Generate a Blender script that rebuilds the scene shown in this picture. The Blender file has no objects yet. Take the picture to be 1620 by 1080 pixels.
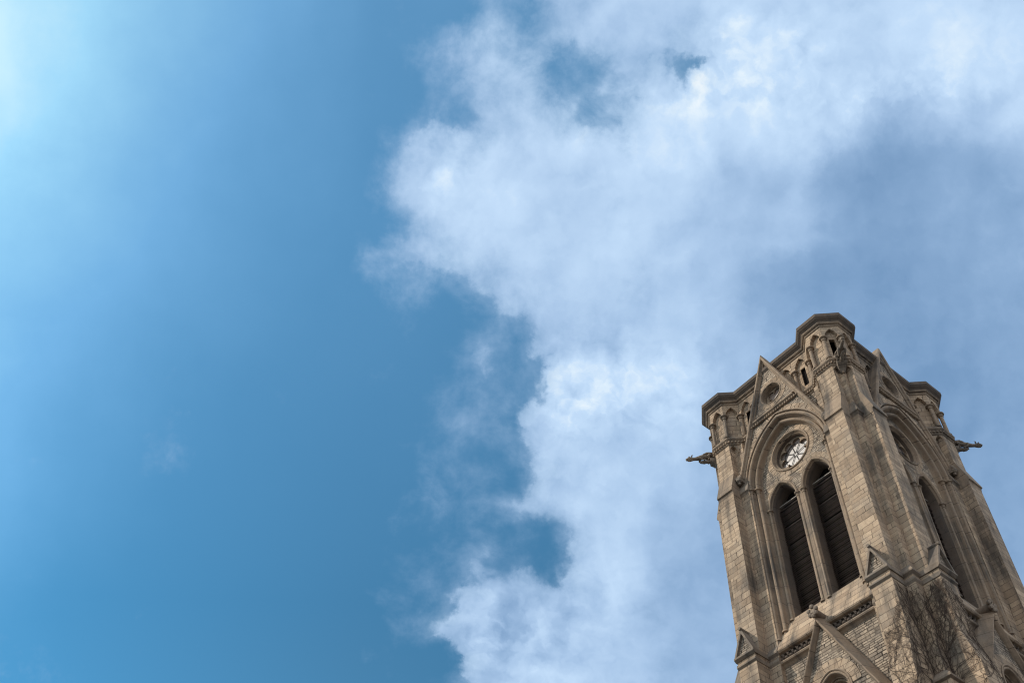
import bpy, math, random
from mathutils import Vector, Matrix
from mathutils.geometry import tessellate_polygon

scene = bpy.context.scene
COL = scene.collection
S = 3.2            # metres per model unit (half the distance between the corner turrets)
ZG = 1.6           # model z = 0 is eye level, 1.6 m above the ground
random.seed(11)

# ------------------------------------------------------------------ camera
yaw, pit, rol = 0.97348, 0.92872, 0.08859
fwd = Vector((-math.sin(yaw) * math.cos(pit), math.cos(yaw) * math.cos(pit), math.sin(pit)))
rgt = Vector((math.cos(yaw), math.sin(yaw), 0))
upv = rgt.cross(fwd)
cr, sr = math.cos(rol), math.sin(rol)
rgt, upv = rgt * cr + upv * sr, upv * cr - rgt * sr
cam_data = bpy.data.cameras.new('camera')
cam_data.sensor_width = 36.0
cam_data.lens = math.exp(7.38445) / 1620 * 36
cam_data.clip_start = 0.1
cam_data.clip_end = 5000
cam = bpy.data.objects.new('camera', cam_data)
COL.objects.link(cam)
m = Matrix((rgt, upv, -fwd)).transposed().to_4x4()
m.translation = Vector((5.64196 * S, -9.82856 * S, ZG))
cam.matrix_world = m
scene.camera = cam
scene.render.resolution_x, scene.render.resolution_y = 1024, 682

# ------------------------------------------------------------------ sun
SUN = Vector((-0.506, -0.595, 0.625)).normalized()
SUN_ELEV = math.asin(SUN.z)
SUN_ROT = math.atan2(SUN.x, SUN.y)
sd = bpy.data.lights.new('sun', 'SUN')
sd.energy = SUN_ENERGY = 3.35
sd.angle = math.radians(0.5)
sd.color = (1.0, 0.925, 0.81)
sun = bpy.data.objects.new('sun', sd)
COL.objects.link(sun)
sun.rotation_euler = (-SUN).to_track_quat('-Z', 'Y').to_euler()
sun.location = SUN * 200

scene.cycles.filter_width = 1.15
scene.view_settings.view_transform = 'Standard'
scene.view_settings.look = 'None'
scene.view_settings.exposure = 0.0
scene.view_settings.gamma = 1.0

# ------------------------------------------------------------------ node helper
class NT:
    def __init__(self, tree):
        self.t = tree
        self.t.nodes.clear()
    def n(self, typ, ins=None, **props):
        nd = self.t.nodes.new(typ)
        for k, v in props.items():
            setattr(nd, k, v)
        for k, v in (ins or {}).items():
            self.put(nd.inputs[k], v)
        return nd
    def put(self, sock, v):
        if isinstance(v, bpy.types.NodeSocket):
            self.t.links.new(v, sock)
        else:
            sock.default_value = v
    def math(self, op, a, b=0.0, c=0.0, clamp=False):
        nd = self.n('ShaderNodeMath', {0: a, 1: b, 2: c}, operation=op)
        nd.use_clamp = clamp
        return nd.outputs[0]
    def vmath(self, op, a, b=(0, 0, 0)):
        nd = self.n('ShaderNodeVectorMath', {0: a, 1: b}, operation=op)
        return nd.outputs['Value'] if op in ('DOT_PRODUCT', 'LENGTH') else nd.outputs['Vector']
    def mix(self, fac, a, b, blend='MIX'):
        nd = self.n('ShaderNodeMix', data_type='RGBA', blend_type=blend)
        self.put(nd.inputs[0], fac)
        self.put(nd.inputs[6], a if not isinstance(a, tuple) or len(a) == 4 else (*a, 1))
        self.put(nd.inputs[7], b if not isinstance(b, tuple) or len(b) == 4 else (*b, 1))
        return nd.outputs[2]
    def noise(self, vec, scale, detail=4, rough=0.5, dist=0.0, color=False, dims='3D'):
        nd = self.n('ShaderNodeTexNoise', {'Vector': vec, 'Scale': scale, 'Detail': detail, 'Roughness': rough, 'Distortion': dist}, noise_dimensions=dims)
        return nd.outputs['Color' if color else 'Fac']
    def rng(self, v, a, b, c=0.0, d=1.0, interp='LINEAR'):
        nd = self.n('ShaderNodeMapRange', {'Value': v, 'From Min': a, 'From Max': b, 'To Min': c, 'To Max': d}, interpolation_type=interp)
        return nd.outputs[0]
    def ramp(self, v, stops, interp='LINEAR'):
        nd = self.n('ShaderNodeValToRGB', {'Fac': v})
        r = nd.color_ramp
        r.interpolation = interp
        while len(r.elements) < len(stops):
            r.elements.new(0.5)
        for e, (p, c) in zip(sorted(r.elements, key=lambda e: e.position), sorted(stops)):
            pass
        for i, (p, c) in enumerate(stops):
            r.elements[i].position = p
            r.elements[i].color = (*c, 1) if len(c) == 3 else c
        return nd.outputs['Color']

# ------------------------------------------------------------------ world: daylight sky with a bank of cloud
# Cloud cover and brightness taken from image pixels, one row per image strip (two digits each: cover, brightness, sun glow)
CLOUD_Q = [0.3150, 0.3416, 0.3690, 0.3974, 0.4268, 0.4571, 0.4885, 0.5211, 0.5548, 0.5897, 0.6259, 0.6636, 0.7027, 0.7433, 0.7856, 0.8297, 0.8756, 0.9234, 0.9734, 1.0257, 1.0803, 1.1376, 1.1976, 1.2606, 1.3267, 1.3964, 1.4697]
CLOUD_IMAGE_ROWS = [
    '005599 005595 005582 005571 005560 005552 005545 005540 005532 005523 005513 015505 045500 055912 116512 356612 546612 716612 816812 897212 887212 897312 937613 967714 997814 998114 998312 998312 998712 998912 998912 998812',
    '005599 005594 005581 005569 005559 005551 005544 005538 005531 005521 005512 015505 055500 005912 096612 427012 356812 726712 826812 907012 836913 827217 928124 968228 998125 998118 998213 998412 999212 999612 999312 999012',
    '005598 005593 005579 005567 005557 005549 005542 005535 005527 005517 005510 015504 065500 145912 516612 578112 557412 657212 736812 886714 716521 687139 849757 959957 998738 998021 998115 998614 999913 999912 999912 999212',
    '005595 005591 005576 005565 005555 005547 005539 005532 005523 005514 005508 015503 095500 275811 696412 617112 678412 367512 437013 746820 646939 427869 859981 979962 999540 998438 997845 998643 999631 999919 999414 998712',
    '005591 005587 005573 005562 005554 005546 005538 005529 005521 005512 005507 025503 135500 305712 456213 666612 727612 597312 397415 607425 728344 849959 959653 989237 999135 998054 997875 996372 997248 997826 997815 997612',
    '005585 005582 005569 005559 005552 005543 005535 005526 005518 005511 005506 025503 195600 396020 356720 736914 797112 737612 408315 618220 849427 959627 988521 998816 998716 997919 995223 993922 994718 995614 996212 996412',
    '005577 005574 005563 005554 005547 005539 005531 005522 005515 005509 005505 035602 306000 657035 748637 888519 918013 887712 868413 868814 939615 989014 996913 996312 996412 994112 992812 992312 992712 993512 994412 994712',
    '005569 005566 005556 035548 005542 005534 005526 005519 005512 005508 005504 045602 396200 847436 939338 989220 998613 997512 997712 998812 998712 997812 995712 994712 994612 991812 991012 991612 992512 992812 993412 993612',
    '005562 005560 005551 005544 005538 005531 005523 005516 005510 005506 005503 035501 316000 726821 877823 968417 998514 997313 997812 999012 998112 996912 995812 995512 995412 992412 991512 991812 993512 993412 993012 993112',
    '005555 005554 005546 005540 005534 005527 005520 005514 005508 005505 005502 025500 185800 576317 807018 927917 998516 997914 998313 999112 997912 996612 995812 995212 994812 993012 992012 991512 992812 993112 992712 992712',
    '005552 005551 005544 005537 005531 005524 005517 005511 005507 005504 005502 025500 495700 766031 636722 777322 947920 988016 998213 998312 997512 996412 995212 993712 992512 991812 991512 991112 992112 992712 992612 992712',
    '005550 005549 005542 005535 005527 005520 005513 005509 005505 005503 005501 015500 245500 395823 256425 636827 897124 967418 997414 987013 986612 996212 994812 993112 991512 991012 990812 990712 991612 992212 992412 992612',
    '005547 005546 005538 005531 005523 005516 005510 005507 005504 005502 025501 055500 125500 215617 106027 256230 586327 916522 936418 936116 956415 967013 985812 993812 992012 991312 990912 990612 991212 991712 992112 992412',
    '005544 005543 005534 005526 005518 005513 005508 005505 005503 005501 045500 105500 125500 135515 255525 485530 295531 845532 885735 826034 886828 937420 986315 994213 992112 991412 991012 990712 991012 991312 991812 992312',
    '005540 005539 005530 005522 005515 035510 075506 035503 005501 005500 045500 115500 175500 145513 235522 455629 345938 677554 999970 998872 999856 998934 996619 994514 992112 991412 991012 990812 990812 991112 991612 992112',
    '005536 005535 005526 005518 005512 075507 185504 075502 005500 005500 045500 115500 115500 145512 275519 415726 466241 619165 999987 999989 999967 999639 997021 994714 992212 991512 991012 990812 990912 991112 991712 992112',
    '005532 005531 005522 005515 005510 095506 285502 105501 005500 005500 035500 075500 115500 155510 305515 425821 386433 968350 998761 997259 998144 998028 996017 994213 992212 991512 991112 990912 991112 991412 991912 992212',
    '005528 005528 005519 005512 005508 105504 265502 115501 005500 005500 015500 025500 085500 165509 285514 355918 316628 917436 997734 997127 997221 997116 995013 993612 992212 991512 991112 991012 991312 991612 992112 992312',
    '005525 005524 005516 005510 005506 085503 215501 095500 005500 005500 005500 005500 075500 165509 345513 435817 306227 807133 957626 987717 996913 996112 994012 993112 992212 991512 991112 991112 991412 991712 992212 992412',
    '005520 005520 005513 005508 005504 035502 085500 045500 005500 005500 005500 005500 075500 245509 395513 435616 575725 736929 927723 988215 996412 995012 993212 992612 992212 991512 991112 991112 991412 991812 992312 992412',
    '005516 005516 005510 005506 005503 005501 005500 005500 005500 005500 005500 005500 085300 205208 355313 305315 235120 406424 837322 987816 996012 994312 993212 992712 992212 991512 991112 991112 991412 991812 992312 992412',
    '005513 005513 005508 005504 005502 005500 005500 005500 005500 005500 005500 005500 085100 204709 345015 404920 334624 335731 806840 997623 995713 993812 993212 992812 992212 991512 991112 991112 991412 991812 992312 992412',
    '005510 005510 005506 005502 005501 005500 005500 005500 005500 005500 005500 005500 094900 234610 355525 665538 664746 485653 696863 998232 995714 993812 993312 992912 992212 991512 991112 991112 991412 991812 992312 992412',
    '035506 035506 015503 005501 005500 005500 005500 005500 005500 005500 005500 005500 094900 244913 357539 998567 994980 975772 906758 997428 975514 993812 993412 992912 992212 991512 991112 991112 991412 991812 992312 992412',
    '065503 065503 035501 005500 005500 005500 005500 005500 005500 005500 005500 005500 094900 274914 546944 996076 993890 995570 976842 977020 975813 994312 993912 993212 992312 991512 991112 991112 991412 991812 992312 992412',
    '135901 145901 116001 156000 046000 025900 005500 005500 005500 005500 005500 005500 094900 124712 006034 686954 997462 997448 977427 987516 986512 995112 994512 993612 992312 991612 991112 991112 991412 991812 992312 992412',
    '216400 226400 186500 156500 116500 046200 005600 005500 005500 005500 005500 005500 084900 174509 225220 556528 968130 997925 997717 997713 996812 995412 994812 993712 992312 991612 991112 991112 991412 991812 992312 992412',
]
SKY_TINT = (0.54, 1.34, 1.42)
world = bpy.data.worlds.new('World')
scene.world = world
world.use_nodes = True
w = NT(world.node_tree)
tc = w.n('ShaderNodeTexCoord')
dirv = w.vmath('NORMALIZE', tc.outputs['Generated'])
sep = w.n('ShaderNodeSeparateXYZ', {0: dirv})
zc = w.math('MAXIMUM', sep.outputs[2], 0.08)
u0 = w.math('DIVIDE', sep.outputs[0], zc)
v0 = w.math('DIVIDE', sep.outputs[1], zc)
# overhead-plane position, turned and tapered to line up with image columns and rows
cp = w.math('ADD', w.math('MULTIPLY', u0, 0.633), w.math('MULTIPLY', v0, 0.774))
cq = w.math('MAXIMUM', w.math('ADD', w.math('MULTIPLY', u0, -0.774), w.math('MULTIPLY', v0, 0.633)), -0.9)
pn = w.math('DIVIDE', cp, w.math('ADD', cq, 1.335))
flat = w.n('ShaderNodeCombineXYZ', {0: w.math('MULTIPLY', pn, 2.0), 1: w.math('MULTIPLY', w.math('LOGARITHM', w.math('ADD', w.math('MAXIMUM', cq, -0.4), 0.48), math.e), 0.91), 2: 0.0}).outputs[0]
# ragged edges: the image table is looked up through a turbulent offset
warp1 = w.noise(flat, 7.0, 6, 0.60, color=True)
warp2 = w.noise(flat, 30.0, 6, 0.66, color=True)
wv = w.vmath('ADD', w.vmath('MULTIPLY', w.vmath('SUBTRACT', warp1, (0.5, 0.5, 0.5)), (0.030, 0.090, 0)),
             w.vmath('MULTIPLY', w.vmath('SUBTRACT', warp2, (0.5, 0.5, 0.5)), (0.015, 0.040, 0)))
ws = w.n('ShaderNodeSeparateXYZ', {0: wv})
pw = w.math('ADD', pn, ws.outputs[0])
qw = w.math('ADD', cq, ws.outputs[1])
fac = w.rng(pw, -0.36, 0.28)
cur = None
for i, row in enumerate(CLOUD_IMAGE_ROWS):
    stops = [(j / 31.0, tuple(int(c[k:k + 2]) / 99.0 for k in (0, 2, 4))) for j, c in enumerate(row.split())]
    c = w.ramp(fac, stops)
    cur = c if cur is None else w.mix(w.rng(qw, CLOUD_Q[i - 1], CLOUD_Q[i]), cur, c)
cs = w.n('ShaderNodeSeparateColor', {0: cur})
COVER, LIGHT, THIRD = cs.outputs[0], cs.outputs[1], cs.outputs[2]
crisp = w.math('MULTIPLY', THIRD, w.rng(pn, -0.110, -0.098))
def billow(vec):
    """puffy noise: rounded lobes meeting in creases"""
    tot = None
    for sc, wt in ((8.0, 0.50), (17.0, 0.27), (37.0, 0.15), (80.0, 0.08)):
        b = w.math('MULTIPLY', w.math('ABSOLUTE', w.math('SUBTRACT', w.noise(vec, sc, 1, 0.5), 0.5)), 4.4 * wt)
        tot = b if tot is None else w.math('ADD', tot, b)
    return tot
wob = w.vmath('ADD', flat, w.vmath('MULTIPLY', w.vmath('SUBTRACT', warp2, (0.5, 0.5, 0.5)), (0.035, 0.035, 0)))
b0 = billow(wob)
b1 = billow(w.vmath('ADD', wob, (-0.016, -0.014, 0)))
relief = w.math('SUBTRACT', b0, b1)
wisp = w.noise(flat, 13.0, 9, 0.64, dist=0.15)
soft = w.noise(flat, 6.5, 5, 0.48)
thin = w.math('ADD', COVER, w.math('MULTIPLY', w.math('SUBTRACT', wisp, 0.5), 1.15))
puffy = w.math('ADD', COVER, w.math('ADD', w.math('MULTIPLY', w.math('SUBTRACT', b0, 0.45), 0.42), w.math('MULTIPLY', w.math('SUBTRACT', wisp, 0.5), 0.35)))
a_soft = w.rng(thin, 0.16, 0.95, interp='SMOOTHSTEP')
a_hard = w.rng(puffy, 0.42, 0.60, interp='SMOOTHSTEP')
alpha = w.math('ADD', w.math('MULTIPLY', a_soft, w.math('SUBTRACT', 1.0, crisp)), w.math('MULTIPLY', a_hard, crisp))
shade = w.math('ADD', w.math('MULTIPLY', relief, w.rng(crisp, 0.1, 0.9, 0.14, 0.70)),
               w.math('ADD', w.math('MULTIPLY', w.math('SUBTRACT', wisp, 0.5), 0.16), w.math('MULTIPLY', w.math('SUBTRACT', soft, 0.5), 0.35)))
bright = w.math('ADD', w.math('MULTIPLY', LIGHT, 0.80), shade)
# unseen white cloud added outside the view to brighten the fill light
away = w.rng(w.vmath('DOT_PRODUCT', dirv, (-0.495, 0.337, 0.801)), 0.62, 0.40)  # the vector is the camera's forward direction; cloud only far from it
cum = w.rng(w.noise(dirv, 2.4, 6, 0.55), 0.34, 0.50, interp='SMOOTHSTEP')
K = 10.0   # radiance is written relative to the background strength of 0.1
def x10(sock):
    s = w.vmath('SCALE', sock)
    s.node.inputs['Scale'].default_value = K
    return s
cloudcol = x10(w.ramp(bright, [(0.0, (0.185, 0.325, 0.540)), (0.25, (0.265, 0.42, 0.65)), (0.5, (0.40, 0.57, 0.81)), (0.75, (0.55, 0.73, 0.955)), (0.92, (0.74, 0.87, 0.99)), (1.0, (0.86, 0.94, 1.0))]))
sky = w.n('ShaderNodeTexSky', sky_type='NISHITA', sun_disc=False, sun_elevation=SUN_ELEV, sun_rotation=SUN_ROT, altitude=50.0, air_density=1.0, dust_density=0.3, ozone_density=2.5)
skyc = w.mix(1.0, sky.outputs[0], SKY_TINT, 'MULTIPLY')
# the clear air greys a little low down, away from the sun
grey = w.math('MULTIPLY', w.rng(cq, 0.55, 1.40), w.rng(pn, -0.32, -0.12))
skyc = w.mix(grey, skyc, w.mix(1.0, skyc, (1.10, 0.90, 0.86), 'MULTIPLY'))
# sun glow painted into the sky colour as a bright veil
gl = w.math('MULTIPLY', THIRD, w.rng(pn, -0.116, -0.130))
base = w.rng(cq, 0.33, 1.25, 0.19, 0.0)
glow = w.math('ADD', gl, w.math('MULTIPLY', base, w.math('SUBTRACT', 1.0, w.rng(gl, 0.0, 0.5, interp='SMOOTHSTEP'))))
glow = w.math('MULTIPLY', glow, w.rng(w.noise(flat, 4.0, 5, 0.55), 0.25, 0.75, 0.82, 1.18))
veil = x10(w.ramp(glow, [(0.0, (0, 0, 0)), (0.33, (0.11, 0.18, 0.25)), (0.70, (0.29, 0.43, 0.44)), (1.0, (0.55, 0.60, 0.46))]))
skyc = w.vmath('ADD', skyc, veil)
skyc = w.mix(alpha, skyc, cloudcol)
skyc = w.mix(w.math('MULTIPLY', away, cum), skyc, (10.2, 11.2, 12.4))
bg = w.n('ShaderNodeBackground', {'Color': skyc, 'Strength': 0.1})
w.n('ShaderNodeOutputWorld', {'Surface': bg.outputs[0]})
world.cycles.sampling_method = 'MANUAL'
world.cycles.sample_map_resolution = 512
# ------------------------------------------------------------------ materials
def wall_uv(g):
    """world position turned into (along the wall, up, depth) metres for any upright face"""
    geo = g.n('ShaderNodeNewGeometry')
    P, N = geo.outputs['Position'], geo.outputs['True Normal']
    n = g.n('ShaderNodeSeparateXYZ', {0: N})
    hor = g.vmath('NORMALIZE', g.n('ShaderNodeCombineXYZ', {0: g.math('ADD', n.outputs[0], 0.0001), 1: n.outputs[1], 2: 0.0}).outputs[0])
    h = g.n('ShaderNodeSeparateXYZ', {0: hor})
    p = g.n('ShaderNodeSeparateXYZ', {0: P})
    u = g.math('SUBTRACT', g.math('MULTIPLY', p.outputs[1], h.outputs[0]), g.math('MULTIPLY', p.outputs[0], h.outputs[1]))
    return u, p.outputs[2], P

def stone(name, course, length, joint, c1, c2, cm, grime=0.5, bump=0.35, coursed=True, spread=1.0):
    mat = bpy.data.materials.new(name)
    mat.use_nodes = True
    g = NT(mat.node_tree)
    u, v, P = wall_uv(g)
    blot = g.noise(P, 0.45, 5, 0.6)
    mid = g.noise(P, 2.6, 5, 0.62)
    grain = g.noise(P, 17.0, 5, 0.7)
    streak_v = g.n('ShaderNodeCombineXYZ', {0: g.math('MULTIPLY', u, 1.6), 1: g.math('MULTIPLY', v, 0.16), 2: g.math('MULTIPLY', u, 0.37)}).outputs[0]
    streak = g.noise(streak_v, 1.3, 6, 0.62)
    bfac = None
    if coursed:
        wob = g.noise(P, 1.1, 2, 0.5)
        v2 = g.math('ADD', v, g.math('MULTIPLY', g.math('SUBTRACT', wob, 0.5), course * 0.35))
        # courses of uneven height, each with its own stone lengths
        v3 = g.math('ADD', v2, g.math('MULTIPLY', g.math('SINE', g.math('MULTIPLY', v2, 2.3 / course * 0.31)), course * 0.42))
        rowi = g.math('FLOOR', g.math('DIVIDE', v3, course))
        wn = g.n('ShaderNodeTexWhiteNoise', {'W': rowi}, noise_dimensions='1D')
        u2 = g.math('ADD', u, g.math('MULTIPLY', wn.outputs['Value'], length * 3.0))
        u3 = g.math('ADD', u2, g.math('MULTIPLY', g.math('SINE', g.math('ADD', g.math('MULTIPLY', u2, 2.1 / length), g.math('MULTIPLY', rowi, 1.7))), length * 0.22))
        uv = g.n('ShaderNodeCombineXYZ', {0: u3, 1: v3, 2: 0.0}).outputs[0]
        br = g.n('ShaderNodeTexBrick', {'Vector': uv, 'Color1': (0, 0, 0, 1), 'Color2': (1, 1, 1, 1), 'Mortar': (0.5, 0.5, 0.5, 1), 'Scale': 1.0, 'Mortar Size': joint, 'Mortar Smooth': 0.35, 'Bias': 0.0, 'Brick Width': length, 'Row Height': course}, offset=0.5, squash=1.0)
        tone = g.n('ShaderNodeSeparateColor', {0: br.outputs['Color']}).outputs[0]
        bfac = br.outputs['Fac']
        tone = g.math('ADD', g.math('MULTIPLY', tone, 0.75 * spread), g.math('MULTIPLY', mid, 0.45))
    else:
        tone = g.math('ADD', g.math('MULTIPLY', mid, 0.9), g.math('MULTIPLY', g.math('SUBTRACT', blot, 0.5), 0.5))
        # bed joints of the long moulded stones
        jv = g.math('FRACT', g.math('DIVIDE', g.math('ADD', v, g.math('MULTIPLY', g.noise(P, 0.5, 1, 0.5), 0.5)), course))
        bfac = g.math('LESS_THAN', jv, joint / course)
    col = g.mix(g.rng(tone, 0.12, 0.95), c1, c2)
    # weathered greyer stretches
    col = g.mix(g.math('MULTIPLY', g.rng(g.noise(P, 0.8, 5, 0.65), 0.46, 0.68), 0.60), col, (c1[0] * 0.98, c1[1] * 1.16, c1[2] * 1.38))
    # pale new stones and dark sooty ones
    col = g.mix(g.math('MULTIPLY', g.rng(grain, 0.50, 0.76), 0.55), col, (c1[0] * 0.45, c1[1] * 0.45, c1[2] * 0.45))
    dirt = g.math('ADD', g.math('MULTIPLY', streak, 0.6), g.math('MULTIPLY', blot, 0.5))
    col = g.mix(g.math('MULTIPLY', g.rng(dirt, 0.48, 0.73, interp='SMOOTHSTEP'), grime), col, (0.070, 0.062, 0.056))
    if bfac is not None:
        jn = g.rng(g.noise(P, 1.7, 3, 0.6), 0.34, 0.62, 0.35, 1.0)
        col = g.mix(g.math('MULTIPLY', bfac, jn), col, cm)
    hgt = g.math('ADD', g.math('MULTIPLY', grain, 0.35), g.math('MULTIPLY', mid, 0.5))
    if bfac is not None:
        hgt = g.math('SUBTRACT', hgt, g.math('MULTIPLY', bfac, 0.9))
        if coursed:
            hgt = g.math('ADD', hgt, g.math('MULTIPLY', tone, 0.25 * spread))
    bp = g.n('ShaderNodeBump', {'Strength': bump, 'Distance': 0.05, 'Height': hgt})
    bs = g.n('ShaderNodeBsdfPrincipled', {'Base Color': col, 'Roughness': 0.92, 'Specular IOR Level': 0.15, 'Normal': bp.outputs[0]})
    g.n('ShaderNodeOutputMaterial', {'Surface': bs.outputs[0]})
    return mat

def plain(name, c, rough=0.8, spec=0.2, metal=0.0, vary=0.3, scale=3.0, bump=0.0):
    mat = bpy.data.materials.new(name)
    mat.use_nodes = True
    g = NT(mat.node_tree)
    P = g.n('ShaderNodeNewGeometry').outputs['Position']
    nz = g.noise(P, scale, 5, 0.6)
    k = g.rng(nz, 0.3, 0.7, 1.0 - vary, 1.0 + vary)
    col = g.vmath('SCALE', (*c,))
    g.put(col.node.inputs['Scale'], k)
    ins = {'Base Color': col, 'Roughness': rough, 'Specular IOR Level': spec, 'Metallic': metal}
    if bump:
        ins['Normal'] = g.n('ShaderNodeBump', {'Strength': bump, 'Distance': 0.05, 'Height': nz}).outputs[0]
    bs = g.n('ShaderNodeBsdfPrincipled', ins)
    g.n('ShaderNodeOutputMaterial', {'Surface': bs.outputs[0]})
    return mat

ASHLAR = stone('dressed stone', 0.245, 0.58, 0.013, (0.30, 0.210, 0.140), (0.545, 0.395, 0.268), (0.085, 0.062, 0.046), 0.90, 0.5, spread=0.85)
RUBBLE = stone('coursed rubble', 0.112, 0.27, 0.016, (0.190, 0.144, 0.108), (0.51, 0.395, 0.290), (0.045, 0.035, 0.027), 0.90, 1.0, spread=1.3)
TRIM = stone('moulded stone', 0.85, 1.0, 0.024, (0.235, 0.165, 0.112), (0.45, 0.330, 0.230), (0.075, 0.056, 0.043), 0.95, 0.4, coursed=False)
CORNICE = stone('soot and shade moulded stone', 0.9, 1.0, 0.022, (0.105, 0.077, 0.059), (0.20, 0.150, 0.113), (0.055, 0.042, 0.034), 0.85, 0.4, coursed=False)  # dark tone holds soot plus the shade of cornice underside and reveals
COPING = stone('mossy coping stone', 0.80, 1.0, 0.026, (0.175, 0.132, 0.098), (0.36, 0.275, 0.204), (0.07, 0.057, 0.045), 0.95, 0.5, coursed=False)
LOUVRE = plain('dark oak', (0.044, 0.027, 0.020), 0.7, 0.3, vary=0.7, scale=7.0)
INNER_DARK = plain('inner dark', (0.012, 0.009, 0.008), 0.9, 0.05)  # near black, paints the unlit inside behind louvres and slits
LEAD = plain('lead came', (0.035, 0.033, 0.032), 0.6, 0.3)
RAIL = plain('pale weathered rail', (0.33, 0.29, 0.25), 0.6, 0.3)
GLASS = plain('dusty leaded glass', (0.22, 0.165, 0.135), 0.27, 1.0, vary=0.25, scale=2.2)
BARK = plain('bare vine stem', (0.088, 0.064, 0.050), 0.95, 0.05, vary=0.5, scale=6.0)
ROOF = plain('lead roof', (0.16, 0.165, 0.17), 0.5, 0.4)
GROUND_GREY = plain('ground bounce grey', (0.10, 0.10, 0.10), 0.9, 0.2, vary=0.2, scale=0.6)  # unseen ground; grey set for the light it bounces up the tower
# ------------------------------------------------------------------ mesh helper (model units in, metres out)
class MB:
    def __init__(self):
        self.v, self.f = [], []
    def add(self, vs, fs):
        o = len(self.v)
        self.v += [tuple(p) for p in vs]
        self.f += [tuple(i + o for i in f) for f in fs]
        return self
    def box(self, x0, x1, y0, y1, z0, z1):
        vs = [(x, y, z) for z in (z0, z1) for y in (y0, y1) for x in (x0, x1)]
        return self.add(vs, [(0, 2, 3, 1), (4, 5, 7, 6), (0, 1, 5, 4), (2, 6, 7, 3), (0, 4, 6, 2), (1, 3, 7, 5)])
    def rings(self, rings, closed=True, cap0=False, cap1=False):
        n = len(rings[0])
        vs = [p for r in rings for p in r]
        fs = []
        for i in range(len(rings) - 1):
            for j in range(n if closed else n - 1):
                a, b = i * n + j, i * n + (j + 1) % n
                fs.append((a, b, b + n, a + n))
        if cap0:
            fs.append(tuple(reversed(range(n))))
        if cap1:
            fs.append(tuple(range((len(rings) - 1) * n, len(rings) * n)))
        return self.add(vs, fs)
    def lathe(self, prof, n=12, cx=0, cy=0):
        return self.rings([[(cx + r * math.cos(2 * math.pi * k / n), cy + r * math.sin(2 * math.pi * k / n), z) for k in range(n)] for r, z in prof], True, True, True)
    def tube(self, path, rad, n=8):
        """path of points, rad a number or a list: round tube with capped ends"""
        rr = rad if isinstance(rad, (list, tuple)) else [rad] * len(path)
        P = [Vector(p) for p in path]
        rings = []
        up = None
        for i, p in enumerate(P):
            t = (P[min(i + 1, len(P) - 1)] - P[max(i - 1, 0)]).normalized()
            if up is None:
                up = t.orthogonal().normalized()
            up = (up - t * up.dot(t)).normalized()
            s = t.cross(up)
            rings.append([tuple(p + (up * math.cos(a) + s * math.sin(a)) * rr[i]) for a in [2 * math.pi * k / n for k in range(n)]])
        return self.rings(rings, True, True, True)
    def ball(self, c, r, sx=1, sy=1, sz=1, n=6, m=4):
        rings = []
        for i in range(1, m):
            th = math.pi * i / m
            rings.append([(c[0] + r * sx * math.sin(th) * math.cos(2 * math.pi * k / n), c[1] + r * sy * math.sin(th) * math.sin(2 * math.pi * k / n), c[2] - r * sz * math.cos(th)) for k in range(n)])
        return self.rings(rings, True, True, True)
    def prism(self, poly, axis, a, b):
        """poly of 2-D points pushed along an axis: 'x' poly=(y,z), 'y' poly=(x,z), 'z' poly=(x,y)"""
        put = {'x': lambda p, t: (t, p[0], p[1]), 'y': lambda p, t: (p[0], t, p[1]), 'z': lambda p, t: (p[0], p[1], t)}[axis]
        return self.rings([[put(p, a) for p in poly], [put(p, b) for p in poly]], True, True, True)
    def plate(self, outer, holes, d0, d1, frame=None):
        """wall plate: outline and holes in (x, z), from depth d0 (back) to d1 (front, outwards)"""
        fr = frame or (lambda x, z, d: (x, -(1 + d), z))
        loops = [outer] + list(holes)
        tris = tessellate_polygon([[Vector((p[0], p[1], 0)) for p in l] for l in loops])
        flat = [p for l in loops for p in l]
        n = len(flat)
        vs = [fr(p[0], p[1], d1) for p in flat] + [fr(p[0], p[1], d0) for p in flat]
        fs = []
        for t in tris:
            fs.append(tuple(t))
            fs.append(tuple(i + n for i in reversed(t)))
        o = 0
        for l in loops:
            k = len(l)
            for i in range(k):
                a, b = o + i, o + (i + 1) % k
                fs.append((a, b, b + n, a + n))
            o += k
        return self.add(vs, fs)
    def sweep(self, curves):
        """open strips between equally long curves of 3-D points"""
        return self.rings(curves, False)
    def mesh(self, name, mat, smooth=False, base_z=None):
        bz = base_z if base_z is not None else None
        me = bpy.data.meshes.new(name)
        off = ZG if bz is None else -bz * S
        me.from_pydata([(x * S, y * S, z * S + off) for x, y, z in self.v], [], self.f)
        me.materials.append(mat)
        import bmesh
        bm = bmesh.new()
        bm.from_mesh(me)
        bmesh.ops.recalc_face_normals(bm, faces=bm.faces)
        bm.to_mesh(me)
        bm.free()
        if smooth:
            for p in me.polygons:
                p.use_smooth = True
            me.set_sharp_from_angle(angle=math.radians(40))
        return me

def obj(name, me, parent=None, loc=(0, 0, 0), rot=0.0):
    o = bpy.data.objects.new(name, me)
    COL.objects.link(o)
    o.location = loc
    o.rotation_euler = (0, 0, rot)
    if parent:
        o.parent = parent
    return o

def tag(o, label=None, cat=None, group=None, kind=None):
    for k, v in (('label', label), ('category', cat), ('group', group), ('kind', kind)):
        if v:
            o[k] = v
    return o

T8 = math.tan(math.pi / 8)

def octa(a, z, cx=0.0, cy=0.0):
    s = a * T8
    return [(cx + x, cy + y, z) for x, y in ((-s, -a), (s, -a), (a, -s), (a, s), (s, a), (-s, a), (-a, s), (-a, -s))]

def rot4(p, k):
    x, y, z = p
    for _ in range(k):
        x, y = -y, x
    return (x, y, z)

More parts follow.
